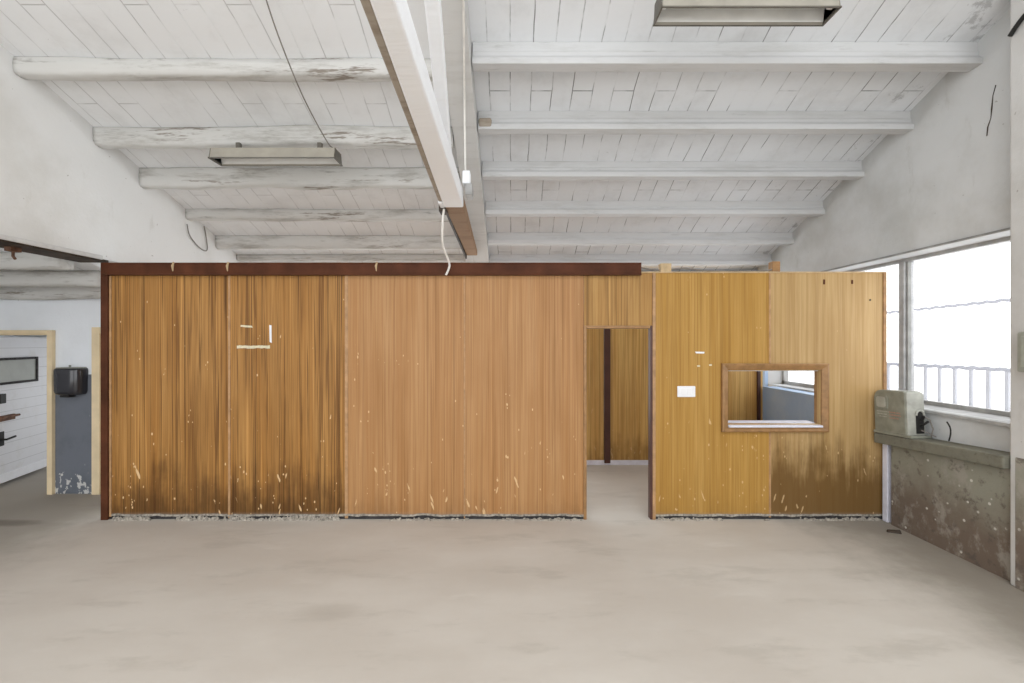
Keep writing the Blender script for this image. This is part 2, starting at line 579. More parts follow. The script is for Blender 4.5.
# right wall with the long window opening
W0, W1, WZ0, WZ1 = 3.30, 7.02, 1.19, 2.715
wr = MB()
wr.prism_x([(YREAR, 0), (W0, 0), (W0, roofr(W0)), (YR, roofr(YR)), (YREAR, roofr(YR))], XR, XR + 0.3)
wr.box(XR, XR + 0.3, W0, W1, 0, WZ0)
wr.prism_x([(W0, WZ1), (W1, WZ1), (W1, roofr(W1)), (W0, roofr(W0))], XR, XR + 0.3)
wr.prism_x([(W1, 0), (YB, 0), (YB, roofr(YB)), (W1, roofr(W1))], XR, XR + 0.3)
wall_right = struct(wr.build('wall_right', 'plaster_right'))
MB().box(3.75, XR, 4.80, 6.80, 0, 1.17).build('dado', 'dado_office', wall_right)
MB().box(3.90, XR, 7.022, YB - 0.01, 0, 2.5).build('dado', 'dado_office', wall_right)
MB().prism_x([(3.44, WZ1), (7.0, WZ1), (7.0, WZ1 + 0.018), (3.44, WZ1 + 0.018)], XR - 0.025, XR).build('lintel_bead', 'bead_grey', wall_right, 0.006)
# cracks in the plaster (thin opened seams)


def crack(pts, w=0.006):
    m = MB()
    m.tube([(XR - 0.001, y, z) for y, z in pts], [w * random.uniform(0.35, 1.1) for _ in pts], 5)
    return m.build('crack', 'steel_dark', wall_right)


def wpt(x, y, X=XR):                         # a point of the plane X seen at a pixel of the photograph
    Y = FPX * X / (x - 512.0)
    return (Y, CAMZ + (343 - y) * Y / FPX)


crack([wpt(*p) for p in ((996, 85), (993, 96), (992, 108), (991, 118), (988, 127), (987, 136))], 0.007)
crack([wpt(*p) for p in ((875, 128), (881, 112), (886, 100), (890, 93))], 0.003)

# back wall of the building
bw = MB()
bw.box(XL - 0.25, -4.15, YB, YB + 0.2, 0, roof(YB) - 0.08)
bw.box(-4.15, 3.4, YB, YB + 0.2, 0, 0.5)
bw.box(-4.15, 3.4, YB, YB + 0.2, 2.86, roof(YB) - 0.08)
bw.box(3.4, XR + 0.3, YB, YB + 0.2, 0, roof(YB) - 0.08)
struct(bw.build('wall_back', 'plaster'))
w2 = struct(thing('added_window_2', '', 'window', (-1.5, YB + 0.1, 1.0)))  # unseen window, added to bring daylight into the office
w2['kind'] = 'structure'
del w2['label'], w2['category']
f = MB()
f.box(-4.15, 3.4, YB + 0.08, YB + 0.14, 0.5, 0.56).box(-4.15, 3.4, YB + 0.08, YB + 0.14, 2.8, 2.86)
for x in (-4.15, -2.65, -1.15, 0.35, 1.85, 3.34):
    f.box(x, x + 0.06, YB + 0.08, YB + 0.14, 0.56, 2.8)
f.build('window_frame', 'grey_frame', w2)

# ---- window
win = struct(thing('window_1', 'wide milky window in the right wall', 'window', (XR + 0.25, 5.0, WZ0)))
win['kind'] = 'structure'
del win['label'], win['category']
XG = 4.20
f = MB()
f.box(XG - 0.03, XG + 0.04, W0, W1, WZ0, WZ0 + 0.05)
f.box(XG - 0.03, XG + 0.04, W0, W1, WZ1 - 0.035, WZ1)
f.box(XG - 0.03, XG + 0.04, W0, W0 + 0.04, WZ0, WZ1)
f.box(XG - 0.03, XG + 0.04, W1 - 0.04, W1, WZ0, WZ1)
f.build('window_frame', 'grey_frame', win)
mulls = [4.86, 6.05]
for y in mulls:
    MB().box(XG - 0.055, XG + 0.05, y - 0.045, y + 0.02, WZ0 + 0.05, WZ1 - 0.035).build('mullion', 'grey_frame', win, 0.006)
    MB().box(XG - 0.03, XG + 0.04, y - 0.066, y - 0.05, WZ0 + 0.05, WZ1 - 0.035).build('casement_stile', 'bead_grey', win, 0.004)
ys = [W0 + 0.04] + mulls + [W1 - 0.04]
for a, b in zip(ys[:-1], ys[1:]):
    MB().box(XG, XG + 0.006, a + 0.02, b - 0.066, WZ0 + 0.05, WZ1 - 0.035).build('pane', 'pane', win)
MB().prism_y([(XR - 0.03, WZ0 - 0.035), (XR - 0.03, WZ0 - 0.005), (XG - 0.03, WZ0 + 0.012), (XG - 0.03, WZ0 - 0.035)], W0 + 0.14, 4.68).build('window_sill', 'grey_frame', win, 0.005)

# railing outside the window: wavy flat bars and thin uprights
rail = thing('outside_railing', 'blurred grey metal railing outside behind the milky window panes', 'railing', (4.55, 5.0, 0))


def wavy(z0, z1, r, name):
    pts = []
    for i in range(90):
        y = 3.4 + i * 0.04
        pts.append((4.55, y, z0 + (z1 - z0) * i / 89 + 0.006 * math.sin(i * 1.9)))
    MB().tube(pts, r, 6).build(name, 'rail_paint', rail)


M['rail_paint'] = m_plain('blue_grey_rail_paint', (0.10, 0.104, 0.14), 0.6, 0.2, 0.1, 5)
M['rail_pale'] = m_plain('pale_post_paint', (0.30, 0.305, 0.335), 0.6, 0.2, 0.1, 5)
wavy(2.23, 2.16, 0.017, 'top_bar')
wavy(1.575, 1.565, 0.021, 'bottom_bar')
for i in range(20):
    y = 3.52 + 0.165 * i
    MB().box(4.54, 4.56, y - 0.016, y + 0.016, 0.0, 1.57).build('upright', 'rail_pale', rail)

# ---- side room behind the opening on the left
YS = 5.50
DH = 1.945
xa, xb, xc, xd = -6.46, -5.565, -4.955, -4.33   # door openings
sw = MB()
sw.box(-8.2, xa, YS, YS + 0.14, 0, 2.5)
sw.box(xa, xb, YS, YS + 0.14, DH, 2.5)
sw.box(xb, xc, YS, YS + 0.14, 0, 2.5)
sw.box(xc, XL - 0.25, YS, YS + 0.14, DH, 2.5)
wside = struct(sw.build('wall_side_room', 'plaster_side'))
MB().box(xb + 0.05, xc - 0.085, YS - 0.006, YS, 0.0, 1.44).build('dado', 'dado', wside)
MB().box(-8.2, xa - 0.05, YS - 0.006, YS, 0.0, 1.44).build('dado', 'dado', wside)
struct(MB().box(-8.4, -8.2, YREAR, 8.3, 0, 3.9).build('wall_far_left', 'plaster_side'))
sb = MB().box(-8.2, -6.6, 8.2, 8.35, 0, 2.6).box(-4.7, XL - 0.25, 8.2, 8.35, 0, 2.6).box(-6.6, -4.7, 8.2, 8.35, 0, 0.7)  # the gap in this wall is added to let daylight into the side room
struct(sb.build('wall_side_back', 'plaster_side'))
struct(MB().box(XL - 0.4, XL - 0.25, 5.64, YB, 0, 2.6).build('wall_side_return', 'plaster_side'))


def sroof(y):
    return CAMZ + 0.90 - 0.27 * (y - 4.6)


struct(MB().prism_x([(YREAR, sroof(1.0)), (1.0, sroof(1.0)), (8.3, sroof(8.3)), (8.3, sroof(8.3) + 0.1), (1.0, sroof(1.0) + 0.1), (YREAR, sroof(1.0) + 0.1)], -8.4, XL - 0.25).build('ceiling_side_room', 'ceiling'))


def door_frame(x0, x1, parent, w=0.085, name='door_frame'):
    m = MB()
    m.box(x0, x0 + 0.03, YS - 0.03, YS + 0.15, 0, DH)
    m.box(x1 - 0.03, x1, YS - 0.03, YS + 0.15, 0, DH)
    m.box(x0, x1, YS - 0.03, YS + 0.15, DH - 0.03, DH)
    m.box(x0 - w, x0 + 0.012, YS - 0.05, YS, 0, DH + w - 0.02)
    m.box(x1 - 0.012, x1 + w, YS - 0.05, YS, 0, DH + w - 0.02)
    m.box(x0 + 0.012, x1 - 0.012, YS - 0.05, YS, DH - 0.012, DH + w - 0.02)
    return m.build(name, 'cream', parent, 0.006)


d1 = struct(thing('door_1', '', 'door', (xa, YS + 0.12, 0)))
d1['kind'] = 'structure'
del d1['label'], d1['category']
door_frame(xa, xb, d1, 0.05)
# the leaf stands open into the further room, hinged on the left jamb
p0, p1 = Vector((-6.43, 5.68, 0)), Vector((-6.70, 6.57, 0))
dv = (p1 - p0).normalized()
nv = Vector((dv.y, -dv.x, 0))                # towards the camera side
LM = Matrix(((dv.x, nv.x, 0, p0.x), (dv.y, nv.y, 0, p0.y), (0, 0, 1, 0), (0, 0, 0, 1)))
leaf = MB().box(0, 0.92, -0.04, 0, 0.05, 1.90, LM).build('leaf', 'boards', d1)
MB().box(0.0, 0.92, 0.0, 0.012, 0.05, 0.16, LM).build('kick_board', 'white_gloss', leaf, 0.003)
gp = MB()
gp.box(0.02, 0.66, 0.0, 0.012, 1.32, 1.60, LM)
gp.build('glazed_opening', 'vent', leaf)
gf = MB()
gf.box(0.0, 0.69, 0.0, 0.025, 1.60, 1.63, LM).box(0.0, 0.69, 0.0, 0.025, 1.29, 1.32, LM).box(0.66, 0.69, 0.0, 0.025, 1.32, 1.60, LM)
gf.build('opening_frame', 'gap', leaf)
h = MB()
h.tube([LM @ Vector((0.06, 0.0, 0.60)), LM @ Vector((0.06, 0.06, 0.60)), LM @ Vector((0.20, 0.065, 0.615))], 0.013, 8)
h.box(0.03, 0.10, 0.0, 0.012, 0.52, 0.70, LM)
h.build('door_handle', 'blackish', leaf, 0.002)
b = MB().box(0.02, 0.26, 0.0, 0.03, 0.83, 0.90, LM)
b.tube([LM @ Vector((0.02, 0.045, 0.88)), LM @ Vector((0.30, 0.045, 0.88))], 0.016, 8)
b.build('door_bolt', 'rust', leaf, 0.004)
MB().box(-0.02, 0.07, 0.0, 0.05, 1.06, 1.18, LM).build('door_hinge', 'blackish', leaf, 0.004)

d2 = struct(thing('door_2', '', 'door', (xc, YS + 0.12, 0)))
d2['kind'] = 'structure'
del d2['label'], d2['category']
door_frame(xc, xd, d2, 0.085)
MB().box(xc + 0.032, xd - 0.032, YS + 0.06, YS + 0.10, 0.01, DH - 0.032).build('leaf', 'white_gloss', d2)

# steel lintel over the opening
lin = thing('steel_lintel', 'dark stained steel lintel over the wide opening in the left wall', 'lintel', (XL - 0.12, 2.8, lt - 0.03))
MB().box(XL - 0.30, XL - 0.002, 0.9, 4.74, lt - 0.022, lt).build('bottom_flange', 'steel_dark', lin)
MB().box(XL - 0.002, XL + 0.012, 0.9, 4.66, lt - 0.008, lt + 0.035).build('edge_strip', 'beam_grey', lin, 0.005)
br = MB().box(XL - 0.20, XL - 0.14, 3.94, 4.03, lt - 0.06, lt - 0.022)
br.tube([(XL - 0.17, 3.985, lt - 0.05), (XL - 0.17, 3.985, lt - 0.10), (XL - 0.15, 3.985, lt - 0.125)], 0.012, 8)
br.build('hanger_bracket', 'rust', lin, 0.003)


# ------------------------------------------------------------------ roof timbers and joists
def log_mesh(x0, x1, yc, zt, wy, hz, seed, fn, kink=0.02, n=90, k=16):
    """A hand-hewn trunk: rounded-square section that swells, thins and bows along its length."""
    rings = []
    for i in range(n + 1):
        t = i / n
        x = x0 + (x1 - x0) * t
        dy = kink * 1.4 * mnoise.noise((x * 0.7, seed, 1.3))
        dz = kink * 1.6 * mnoise.noise((x * 0.8, seed, 7.1))
        sw_ = 1 + 0.16 * mnoise.noise((x * 1.1, seed, 3.7)) + 0.05 * mnoise.noise((x * 4, seed, 5))
        ring = []
        for j in range(k):
            a = 2 * math.pi * j / k
            c, s = math.cos(a), math.sin(a)
            e = 0.55
            yy = math.copysign(abs(c) ** e, c) * wy / 2 * sw_
            zz = math.copysign(abs(s) ** e, s) * hz / 2 * sw_
            q = 1 + 0.10 * mnoise.noise((x * 2.3, seed + c, s)) + 0.05 * mnoise.noise((x * 6.1, seed + c * 2, s * 2))
            py = yc + dy + yy * q
            ring.append((x, py, min(zt - hz / 2 + dz * 0.5 + zz * q, fn(py) - 0.002)))
        rings.append(ring)
    return MB().loft(rings)


ordn = ['nearest', 'second nearest', 'third nearest', 'third farthest', 'second farthest', 'farthest']
LZ = [(3.905, 83), (4.62, 150), (5.17, 190), (5.90, 222), (6.49, 250), (6.98, 262)]
llab = ['thick crooked whitewashed log beam nearest the camera on the left roof slope',
        'whitewashed log beam directly above the small left strip lamp, dark along its underside',
        'whitewashed log beam just behind the small left strip lamp, third back on the left slope',
        'whitewashed log beam fourth back on the left roof slope, cable loop at its wall end',
        'thin whitewashed log beam fifth back on the left roof slope',
        'last whitewashed log beam on the left slope, just above the brown top rail']
for i, (Y, yb) in enumerate(LZ):
    zb = CAMZ + (343 - yb) * (Y + 0.06) / FPX
    zt = roof(Y) + 0.045
    o = log_mesh(XL + 0.001, -0.595 if i < 4 else -0.72, Y, zt, 0.135 - 0.005 * i, zt - zb, 3.1 * i + 1.7, roof, 0.022 - 0.002 * i).build('log_beam', 'log', None, 0, True)
    tag(o, llab[i], 'roof beam', 'whitewashed log beams under the left roof slope')

RZ = [3.88, 4.53, 5.16, 5.80, 6.43, 6.96]
rlab = ['whitewashed concrete joist nearest the camera on the right slope, behind the large strip lamp',
        'whitewashed concrete joist second back on right slope, broken brown patch beside rafter',
        'whitewashed concrete joist third back on the right roof slope',
        'whitewashed concrete joist fourth back on the right roof slope',
        'whitewashed concrete joist fifth back on the right roof slope',
        'last whitewashed concrete joist on the right, lowest, just above the wooden partition']
for i, Y in enumerate(RZ):
    zb = CAMZ + 2.346 - 0.375 * (Y - 3.88)
    a = 0.062
    H = roofr(Y) - zb
    g = 0.001
    prof = [(Y - a, zb), (Y + a, zb), (Y + a, zb + 0.05), (Y + 0.03, zb + 0.085), (Y + 0.03, zb + H * .62), (Y + 0.05, roofr(Y + 0.05) - g),
            (Y - 0.022, roofr(Y - 0.022) - g), (Y - 0.022, zb + H * .66), (Y - 0.03, zb + H * .58), (Y - 0.03, zb + 0.085), (Y - a, zb + 0.05)]
    o = MB().prism_x(prof, -0.335, XR + 0.05).build('concrete_beam', 'joist', None, 0.006)
    tag(o, rlab[i], 'roof beam', 'concrete joists under the right roof slope')
    if i == 1:
        MB().box(-0.33, -0.20, Y - a - 0.012, Y - 0.03, zb + 0.02, zb + 0.11).build('broken_patch', 'old_edge', o, 0.02)['label'] = 'broken brown patch'

# logs of the low roof over the side room
slab = ['rough log beam under the side room roof, highest behind the steel lintel',
        'rough log beam under the side room roof, middle of the three',
        'rough log beam lying along the top of the side room wall with the doors']
for i, (Y, yb) in enumerate([(4.62, 271), (5.05, 287), (5.40, 300)]):
    zb = CAMZ + (343 - yb) * (Y + 0.05) / FPX
    zt = sroof(Y) + 0.04
    o = log_mesh(-8.15, XL - 0.32, Y, zt, 0.16 if i < 2 else 0.13, zt - zb, 40 + 2.3 * i, sroof, 0.02, 60).build('log_beam', 'log', None, 0, True)
    tag(o, slab[i], 'roof beam', 'log beams over the side room')

# ---- truss
tr = thing('roof_truss', 'heavy white painted timber roof truss running overhead towards the camera, bare brown far end', 'roof truss', (-0.5, 4.3, 3.09))
H0 = CAMZ + 1.27


def beam(p, q, w0, w1, h, name, mat, parent, bev=0.012):
    """Square timber from p to q (underside centre points)."""
    r = []
    for (c, w) in ((p, w0), (q, w1)):
        r.append([(c[0] - w / 2, c[1], c[2]), (c[0] + w / 2, c[1], c[2]), (c[0] + w / 2, c[1], c[2] + h), (c[0] - w / 2, c[1], c[2] + h)])
    return MB().loft(r).build(name, mat, parent, bev)


def tie_edges(y):                            # the tie beam is a tapering trunk
    return -0.46 - 0.042 * y, -0.421 - 0.008 * y


def tie(y0, y1, z, h, name, mat, dl0=0.0, dr0=0.0, dl1=0.0, dr1=0.0, h1=None, bev=0.012):
    r = []
    for y, a, b_, hh in ((y0, dl0, dr0, h), (y1, dl1, dr1, h1 or h)):
        l, q = tie_edges(y)
        l, q = l + a, q + b_
        r.append([(l, y, z), (q, y, z), (q, y, z + hh), (l, y, z + hh)])
    return MB().loft(r).build(name, mat, tr, bev)


tie(0.6, 4.27, H0, 0.16, 'tie_beam', 'beam_white')
tie(4.27, 6.62, H0 + 0.002, 0.14, 'tie_beam_end', 'bare_timber', 0.01, -0.005, 0.08, -0.03, 0.08)
l0, l1, l2 = tie_edges(0.6)[0], tie_edges(4.27)[0], tie_edges(6.62)[0]
beam((l0 - 0.026, 0.6, H0 + 0.03), (l1 - 0.02, 4.27, H0 + 0.02), 0.05, 0.038, 0.15, 'side_timber', 'old_edge', tr)
beam((l1 - 0.006, 4.27, H0 + 0.02), (l2 + 0.062, 6.72, H0 - 0.03), 0.028, 0.02, 0.09, 'steel_strip', 'steel_dark', tr, 0.004)
# principal rafter of the truss: from high above the camera down to the tie beam
beam((-0.29, 0.9, CAMZ + 2.12), (-0.575, 4.2, CAMZ + 1.34), 0.078, 0.085, 0.12, 'principal_rafter', 'beam_white', tr)
rings = []
for (c, w, y) in ((-0.45, 0.225, YR + 0.02), (-0.47, 0.235, YB - 0.004)):
    zu, zl, zr_ = CAMZ + 3.61 - SL * y - 0.004, roof(y) - 0.003, roofr(y) - 0.003
    zl = min(zl, zr_) if y > 6.9 else zl
    rings.append([(c - w / 2, y, zu), (c + w / 2, y, zu), (c + w / 2, y, zr_), (XM + 0.004, y, zr_), (XM + 0.004, y, zl), (c - w / 2, y, zl)])
MB().loft(rings).build('roof_rafter', 'beam_grey', tr)
MB().box(-0.425, -0.365, 4.14, 4.30, H0 + 0.08, H0 + 0.185).build('iron_strap', 'grey_frame', tr, 0.006)
MB().box(-0.675, -0.635, 4.14, 4.30, H0, H0 + 0.2).build('plaster_bracket', 'beam_white', tr, 0.012)
MB().box(-0.69, -0.62, 4.28, 4.42, H0 - 0.03, H0 + 0.06).build('iron_plate', 'steel_dark', tr, 0.006)

cd = thing('conduit', 'thin white conduit pipe running down the grey rafter beside the truss', 'conduit', (-0.35, 3.2, CAMZ + 2.5))
cz = lambda y: CAMZ + 3.588 - SL * y
MB().tube([(-0.345, 3.0, cz(3.0)), (-0.352, 3.3, cz(3.3)), (-0.42, 4.02, cz(4.02)), (-0.432, 4.14, cz(4.14) - 0.04), (-0.432, 4.2, CAMZ + 1.65), (-0.43, 4.21, CAMZ + 1.55)], 0.010, 8).build('pipe', 'cable_white', cd, 0, True)
MB().box(-0.455, -0.385, 4.16, 4.26, CAMZ + 1.46, CAMZ + 1.58).build('junction_box', 'beam_white', cd, 0.008)


def spline(pts, n=10):
    P = [Vector(p) for p in pts]
    out = []
    for i in range(len(P) - 1):
        a, b_, c, d = P[max(i - 1, 0)], P[i], P[i + 1], P[min(i + 2, len(P) - 1)]
        for s in range(n):
            t = s / n
            out.append(0.5 * ((2 * b_) + (-a + c) * t + (2 * a - 5 * b_ + 4 * c - d) * t * t + (-a + 3 * b_ - 3 * c + d) * t ** 3))
    out.append(P[-1])
    return out


# white flex that drops from the truss over the brown rail of the partition
def pp(x, y, Y):
    return ((x - 512.0) * Y / FPX, Y, CAMZ + (343 - y) * Y / FPX)


o = MB().tube(spline([pp(444, 209, 4.255), pp(442.5, 225, 4.262), pp(443, 245, 4.40), pp(449, 262, 4.56), pp(449, 268, 4.60), pp(446, 275, 4.63)]), 0.011, 8).build('hanging_cable', 'cable_white', None, 0, True)
tag(o, 'loose white cable hanging from the truss down over the brown top rail', 'cable')
o = MB().tube(spline([(-1.80, 3.22, roof(3.22) - 0.012), (-1.80, 3.5, 4.19), (-1.79, 3.9, 3.93), (-1.755, 4.30, 3.735), (-1.745, 4.44, 3.722)]), 0.006, 6).build('lamp_cable', 'cable_grey', None, 0, True)
tag(o, 'thin dark cable slanting from the roof down to the small left strip lamp', 'cable')
lw = lambda x, y: pp(x, y, FPX * (XL + 0.015) / (x - 512.0))
o = MB().tube(spline([lw(187, 224), lw(190, 236), lw(200, 248), lw(207, 250), lw(206, 236), lw(204, 226)]), 0.007, 6).build('cable_loop', 'cable_grey', None, 0, True)
o.location = (0.0, 0, 0)
tag(o, 'small dark loop of cable on the left wall under a log end', 'cable')


# ---- fluorescent strip lamps
def strip_lamp(x0, x1, y0, y1, zr, ht, label, mount):
    yc = (y0 + y1) / 2
    t = thing('strip_lamp', label, 'ceiling lamp', ((x0 + x1) / 2, yc, zr), 'fluorescent strip lamps under the roof')
    ins, th = 0.022, 0.006
    # sloping side plates and lid of the trough
    for (ya, s) in ((y0, 1), (y1, -1)):
        MB().prism_x([(ya, zr), (ya + s * ins, zr + ht), (ya + s * (ins + th), zr + ht), (ya + s * th, zr)], x0, x1).build('side_plate', 'beige_metal', t)
    MB().box(x0, x1, y0 + ins, y1 - ins, zr + ht, zr + ht + 0.006).build('lid', 'beige_metal', t)
    for x, e in ((x0, 0), (x1 - 0.008, 1)):
        MB().prism_x([(y0, zr), (y1, zr), (y1 - ins, zr + ht), (y0 + ins, zr + ht)], x - (0.001 if not e else -0.001), x + 0.008).build('end_plate', 'rim', t)
    m = MB()
    r = 0.005
    m.box(x0 - r, x1 + r, y0 - r, y0 + r, zr - r, zr + r).box(x0 - r, x1 + r, y1 - r, y1 + r, zr - r, zr + r)
    m.box(x0 - r, x0 + r, y0, y1, zr - r, zr + r).box(x1 - r, x1 + r, y0, y1, zr - r, zr + r)
    m.build('rim', 'rim', t)
    MB().prism_x([(y0 + 0.016, zr + 0.012), (y0 + 0.035, zr + ht - 0.02), (y1 - 0.035, zr + ht - 0.02), (y1 - 0.016, zr + 0.012), (y1 - 0.02, zr + 0.02), (y1 - 0.04, zr + ht - 0.012), (y0 + 0.04, zr + ht - 0.012), (y0 + 0.02, zr + 0.02)], x0 + 0.01, x1 - 0.01).build('reflector', 'reflector', t)
    ty, tz = y0 + 0.055, zr + ht * 0.42
    MB().tube([(x0 + 0.05, ty, tz), (x1 - 0.05, ty, tz)], 0.016, 12).build('lamp_tube', 'tube', t, 0, True)
    for x in (x0 + 0.03, x1 - 0.03):
        MB().box(x - 0.02, x + 0.02, ty - 0.018, ty + 0.018, tz - 0.022, zr + ht - 0.02).build('tube_holder', 'white_gloss', t, 0.004)
    for x in (x0 + 0.2, x1 - 0.2):
        MB().box(x - 0.02, x + 0.02, yc + 0.03, yc + 0.07, zr + ht, mount).build('mount', 'rim', t)
    return t


strip_lamp(-2.914, -1.707, 4.37, 4.57, CAMZ + 1.78, 0.10, 'beige strip lamp with one open trough, fixed under the second log beam at left', CAMZ + 1.985)
strip_lamp(1.022, 2.24, 3.10, 3.28, CAMZ + 2.29, 0.13, 'wide beige strip lamp at the top edge of the photo, right of the truss', roofr(3.26) - 0.002)

# ------------------------------------------------------------------ the wooden partition
YP = 4.70
PX = lambda x: (x - 512.0) * YP / FPX
PZ = lambda y: CAMZ + (343.0 - y) * YP / FPX
part = thing('wooden_partition', 'long brown veneered wooden partition with a doorway and a hatch, standing across the hall', 'partition', (0, YP, 0))
ZT, ZB = PZ(273), 0.045
TH = 0.045


def panel(x0, x1, mat, z0=ZB, z1=ZT, hole=None, name='panel'):
    m = MB()
    if hole:
        a, b_, c, d = hole
        xs = sorted(set([x0, max(a, x0), min(b_, x1), x1]))
        for u, v in zip(xs[:-1], xs[1:]):
            if u >= a - 1e-6 and v <= b_ + 1e-6:
                m.box(u, v, YP, YP + TH, z0, c)
                m.box(u, v, YP, YP + TH, d, z1)
            else:
                m.box(u, v, YP, YP + TH, z0, z1)
    else:
        m.box(x0, x1, YP, YP + TH, z0, z1)
    return m.build(name, mat, part)


E = [PX(v) for v in (110, 229.5, 346.5, 464.5, 584)]
for i, mt in enumerate(('wood_ribbon', 'wood_ribbon', 'wood_red', 'wood_red')):
    o = panel(E[i] + 0.002, E[i + 1] - 0.002, mt)
    o['label'] = ['dark streaked veneer panel at the left end', 'dark streaked veneer panel with tape marks', 'even reddish veneer panel', 'even reddish veneer panel beside the doorway'][i]
DX0, DX1, DZ = PX(586.5), PX(650), PZ(328.5)
M['wood_head'] = m_wood('head_veneer', (0.19, 0.09, 0.022), (0.38, 0.20, 0.058), (0.48, 0.285, 0.095), 0.55, 60, -1.0, 0.0, 0.40, 51.0)
panel(PX(584) + 0.002, PX(652.5), 'wood_head', DZ + 0.03, ZT, name='door_head_panel')
HX0, HX1, HZ0, HZ1 = PX(726), PX(820), PZ(424), PZ(370.5)
panel(PX(654), PX(769.5), 'wood_gold', hole=(HX0, HX1, HZ0, HZ1))['label'] = 'golden veneer panel beside the doorway'
M['wood_gold2'] = m_wood('sheen_paled_veneer', (0.27, 0.14, 0.04), (0.44, 0.285, 0.12), (0.52, 0.36, 0.175), 0.14, 40, 0.62, 0.6, 0.32, 29.0, 0.88)  # window sheen on this panel is put into its paler base colour
panel(PX(770.5), PX(883.5), 'wood_gold2', hole=(HX0, HX1, HZ0, HZ1))['label'] = 'smooth golden veneer panel at the right end'
for x, w in ((229.5, 0.022), (346.5, 0.032), (464.5, 0.014), (769.8, 0.020)):
    c = PX(x)
    if x == 769.8:
        MB().box(c - w / 2, c + w / 2, YP - 0.006, YP + 0.01, PZ(363), ZT - 0.005).build('batten', 'batten', part, 0.002)
        MB().box(c - w / 2, c + w / 2, YP - 0.006, YP + 0.01, 0.02, PZ(432)).build('batten', 'batten', part, 0.002)
    else:
        MB().box(c - w / 2, c + w / 2, YP - 0.008, YP + 0.01, 0.01, PZ(275)).build('batten', 'batten', part, 0.003)
# brown steel post at the left end, and the brown channel that runs along the top
MB().box(PX(103), PX(110), YP - 0.03, YP + 0.07, 0.0, PZ(263)).build('end_post', 'brown', part, 0.004)
MB().box(PX(110), PX(112), YP - 0.012, YP + 0.0, 0.03, PZ(276)).build('edge_bead', 'batten', part, 0.002)
MB().prism_x([(YP - 0.055, PZ(275.6)), (YP + 0.05, PZ(275.6)), (YP + 0.05, PZ(263.5)), (YP - 0.055, PZ(263.5)), (YP - 0.055, PZ(264.5)), (YP - 0.05, PZ(265.2)), (YP - 0.05, PZ(274.3)), (YP - 0.055, PZ(274.8))], PX(106), PX(640)).build('top_rail', 'brown', part)
for x in (177, 231, 378):
    MB().tube([(PX(x + 0.8), YP - 0.058, PZ(263)), (PX(x - 0.4), YP - 0.058, PZ(267)), (PX(x), YP - 0.058, PZ(272))], [0.008, 0.013, 0.004], 6).build('plaster_drip', 'blond', part)
MB().box(PX(640), PX(884), YP - 0.012, YP + 0.055, ZT, ZT + 0.014).build('cap_strip', 'blond', part, 0.003)
for x, y, z, n in ((661, 672, 264, 0), (773, 781, 262, 1)):
    MB().box(PX(x), PX(y), YP + 0.01, YP + 0.09, ZT + 0.014, PZ(z) + 0.01).build('top_block', 'blond' if n == 0 else 'wood_frame', part, 0.006)
MB().tube(spline([(PX(640), YP + 0.02, ZT + 0.06), (PX(660), YP + 0.04, ZT + 0.035), (PX(685), YP + 0.03, ZT + 0.05), (PX(710), YP + 0.03, ZT + 0.028), (PX(760), YP + 0.02, ZT + 0.022), (PX(780), YP + 0.03, ZT + 0.06)]), 0.008, 6).build('loose_wire', 'cable_grey', part)
MB().box(PX(882.6), PX(886), YP - 0.012, YP + 0.06, 0.02, ZT + 0.01).build('end_bead', 'wood_frame', part, 0.003)
# nails and staples at the right end
for x, y, L in ((824, 282, 0.05), (852, 282, 0.04)):
    MB().box(PX(x) - 0.008, PX(x) + 0.008, YP - 0.006, YP + 0.001, PZ(y) - L / 2, PZ(y) + L / 2).build('nail_mark', 'brown', part)
MB().tube([(PX(870), YP - 0.006, PZ(300)), (PX(870), YP + 0.001, PZ(300))], 0.009, 8).build('screw_head', 'steel_dark', part)

# door lining
MB().box(PX(583.5), DX0, YP - 0.014, YP + 0.065, 0, DZ + 0.03).build('door_jamb', 'wood_frame', part, 0.004)
MB().box(DX1, PX(653.6), YP - 0.014, YP + 0.065, 0, DZ + 0.03).build('door_jamb', 'darkbrown', part, 0.004)
MB().box(PX(652.2), PX(655.2), YP - 0.018, YP - 0.0, 0.0, ZT).build('door_edge_bead', 'batten', part, 0.003)
MB().box(DX0, DX1, YP - 0.014, YP + 0.13, DZ, DZ + 0.03).build('door_head', 'wood_frame', part, 0.004)

# hatch: mitred frame, lining and white shelf
fx0, fx1, fz0, fz1 = PX(721), PX(827), PZ(431.5), PZ(363.5)
ix0, ix1, iz0, iz1 = PX(727), PX(820.5), PZ(427), PZ(369.5)
hatch = []
ring = lambda x0, x1, z0, z1, y: [(x0, y, z0), (x1, y, z0), (x1, y, z1), (x0, y, z1)]
rings = [ring(fx0, fx1, fz0, fz1, YP), ring(fx0, fx1, fz0, fz1, YP - 0.035), ring(fx0 + 0.015, fx1 - 0.015, fz0 + 0.015, fz1 - 0.015, YP - 0.04),
         ring(ix0, ix1, iz0, iz1, YP - 0.022), ring(ix0, ix1, iz0, iz1, YP + 0.10), ring(fx0 + 0.01, fx1 - 0.01, fz0, fz1 - 0.01, YP + 0.10), ring(fx0 + 0.01, fx1 - 0.01, fz0, fz1 - 0.01, YP + 0.046)]
hm = MB()
vs = [p for r in rings for p in r]
fs = []
for i in range(len(rings) - 1):
    for j in range(4):
        a, b_ = i * 4 + j, i * 4 + (j + 1) % 4
        fs.append((a, b_, b_ + 4, a + 4))
hm.add(vs, fs)
hatch = hm.build('hatch_frame', 'wood_frame', part)
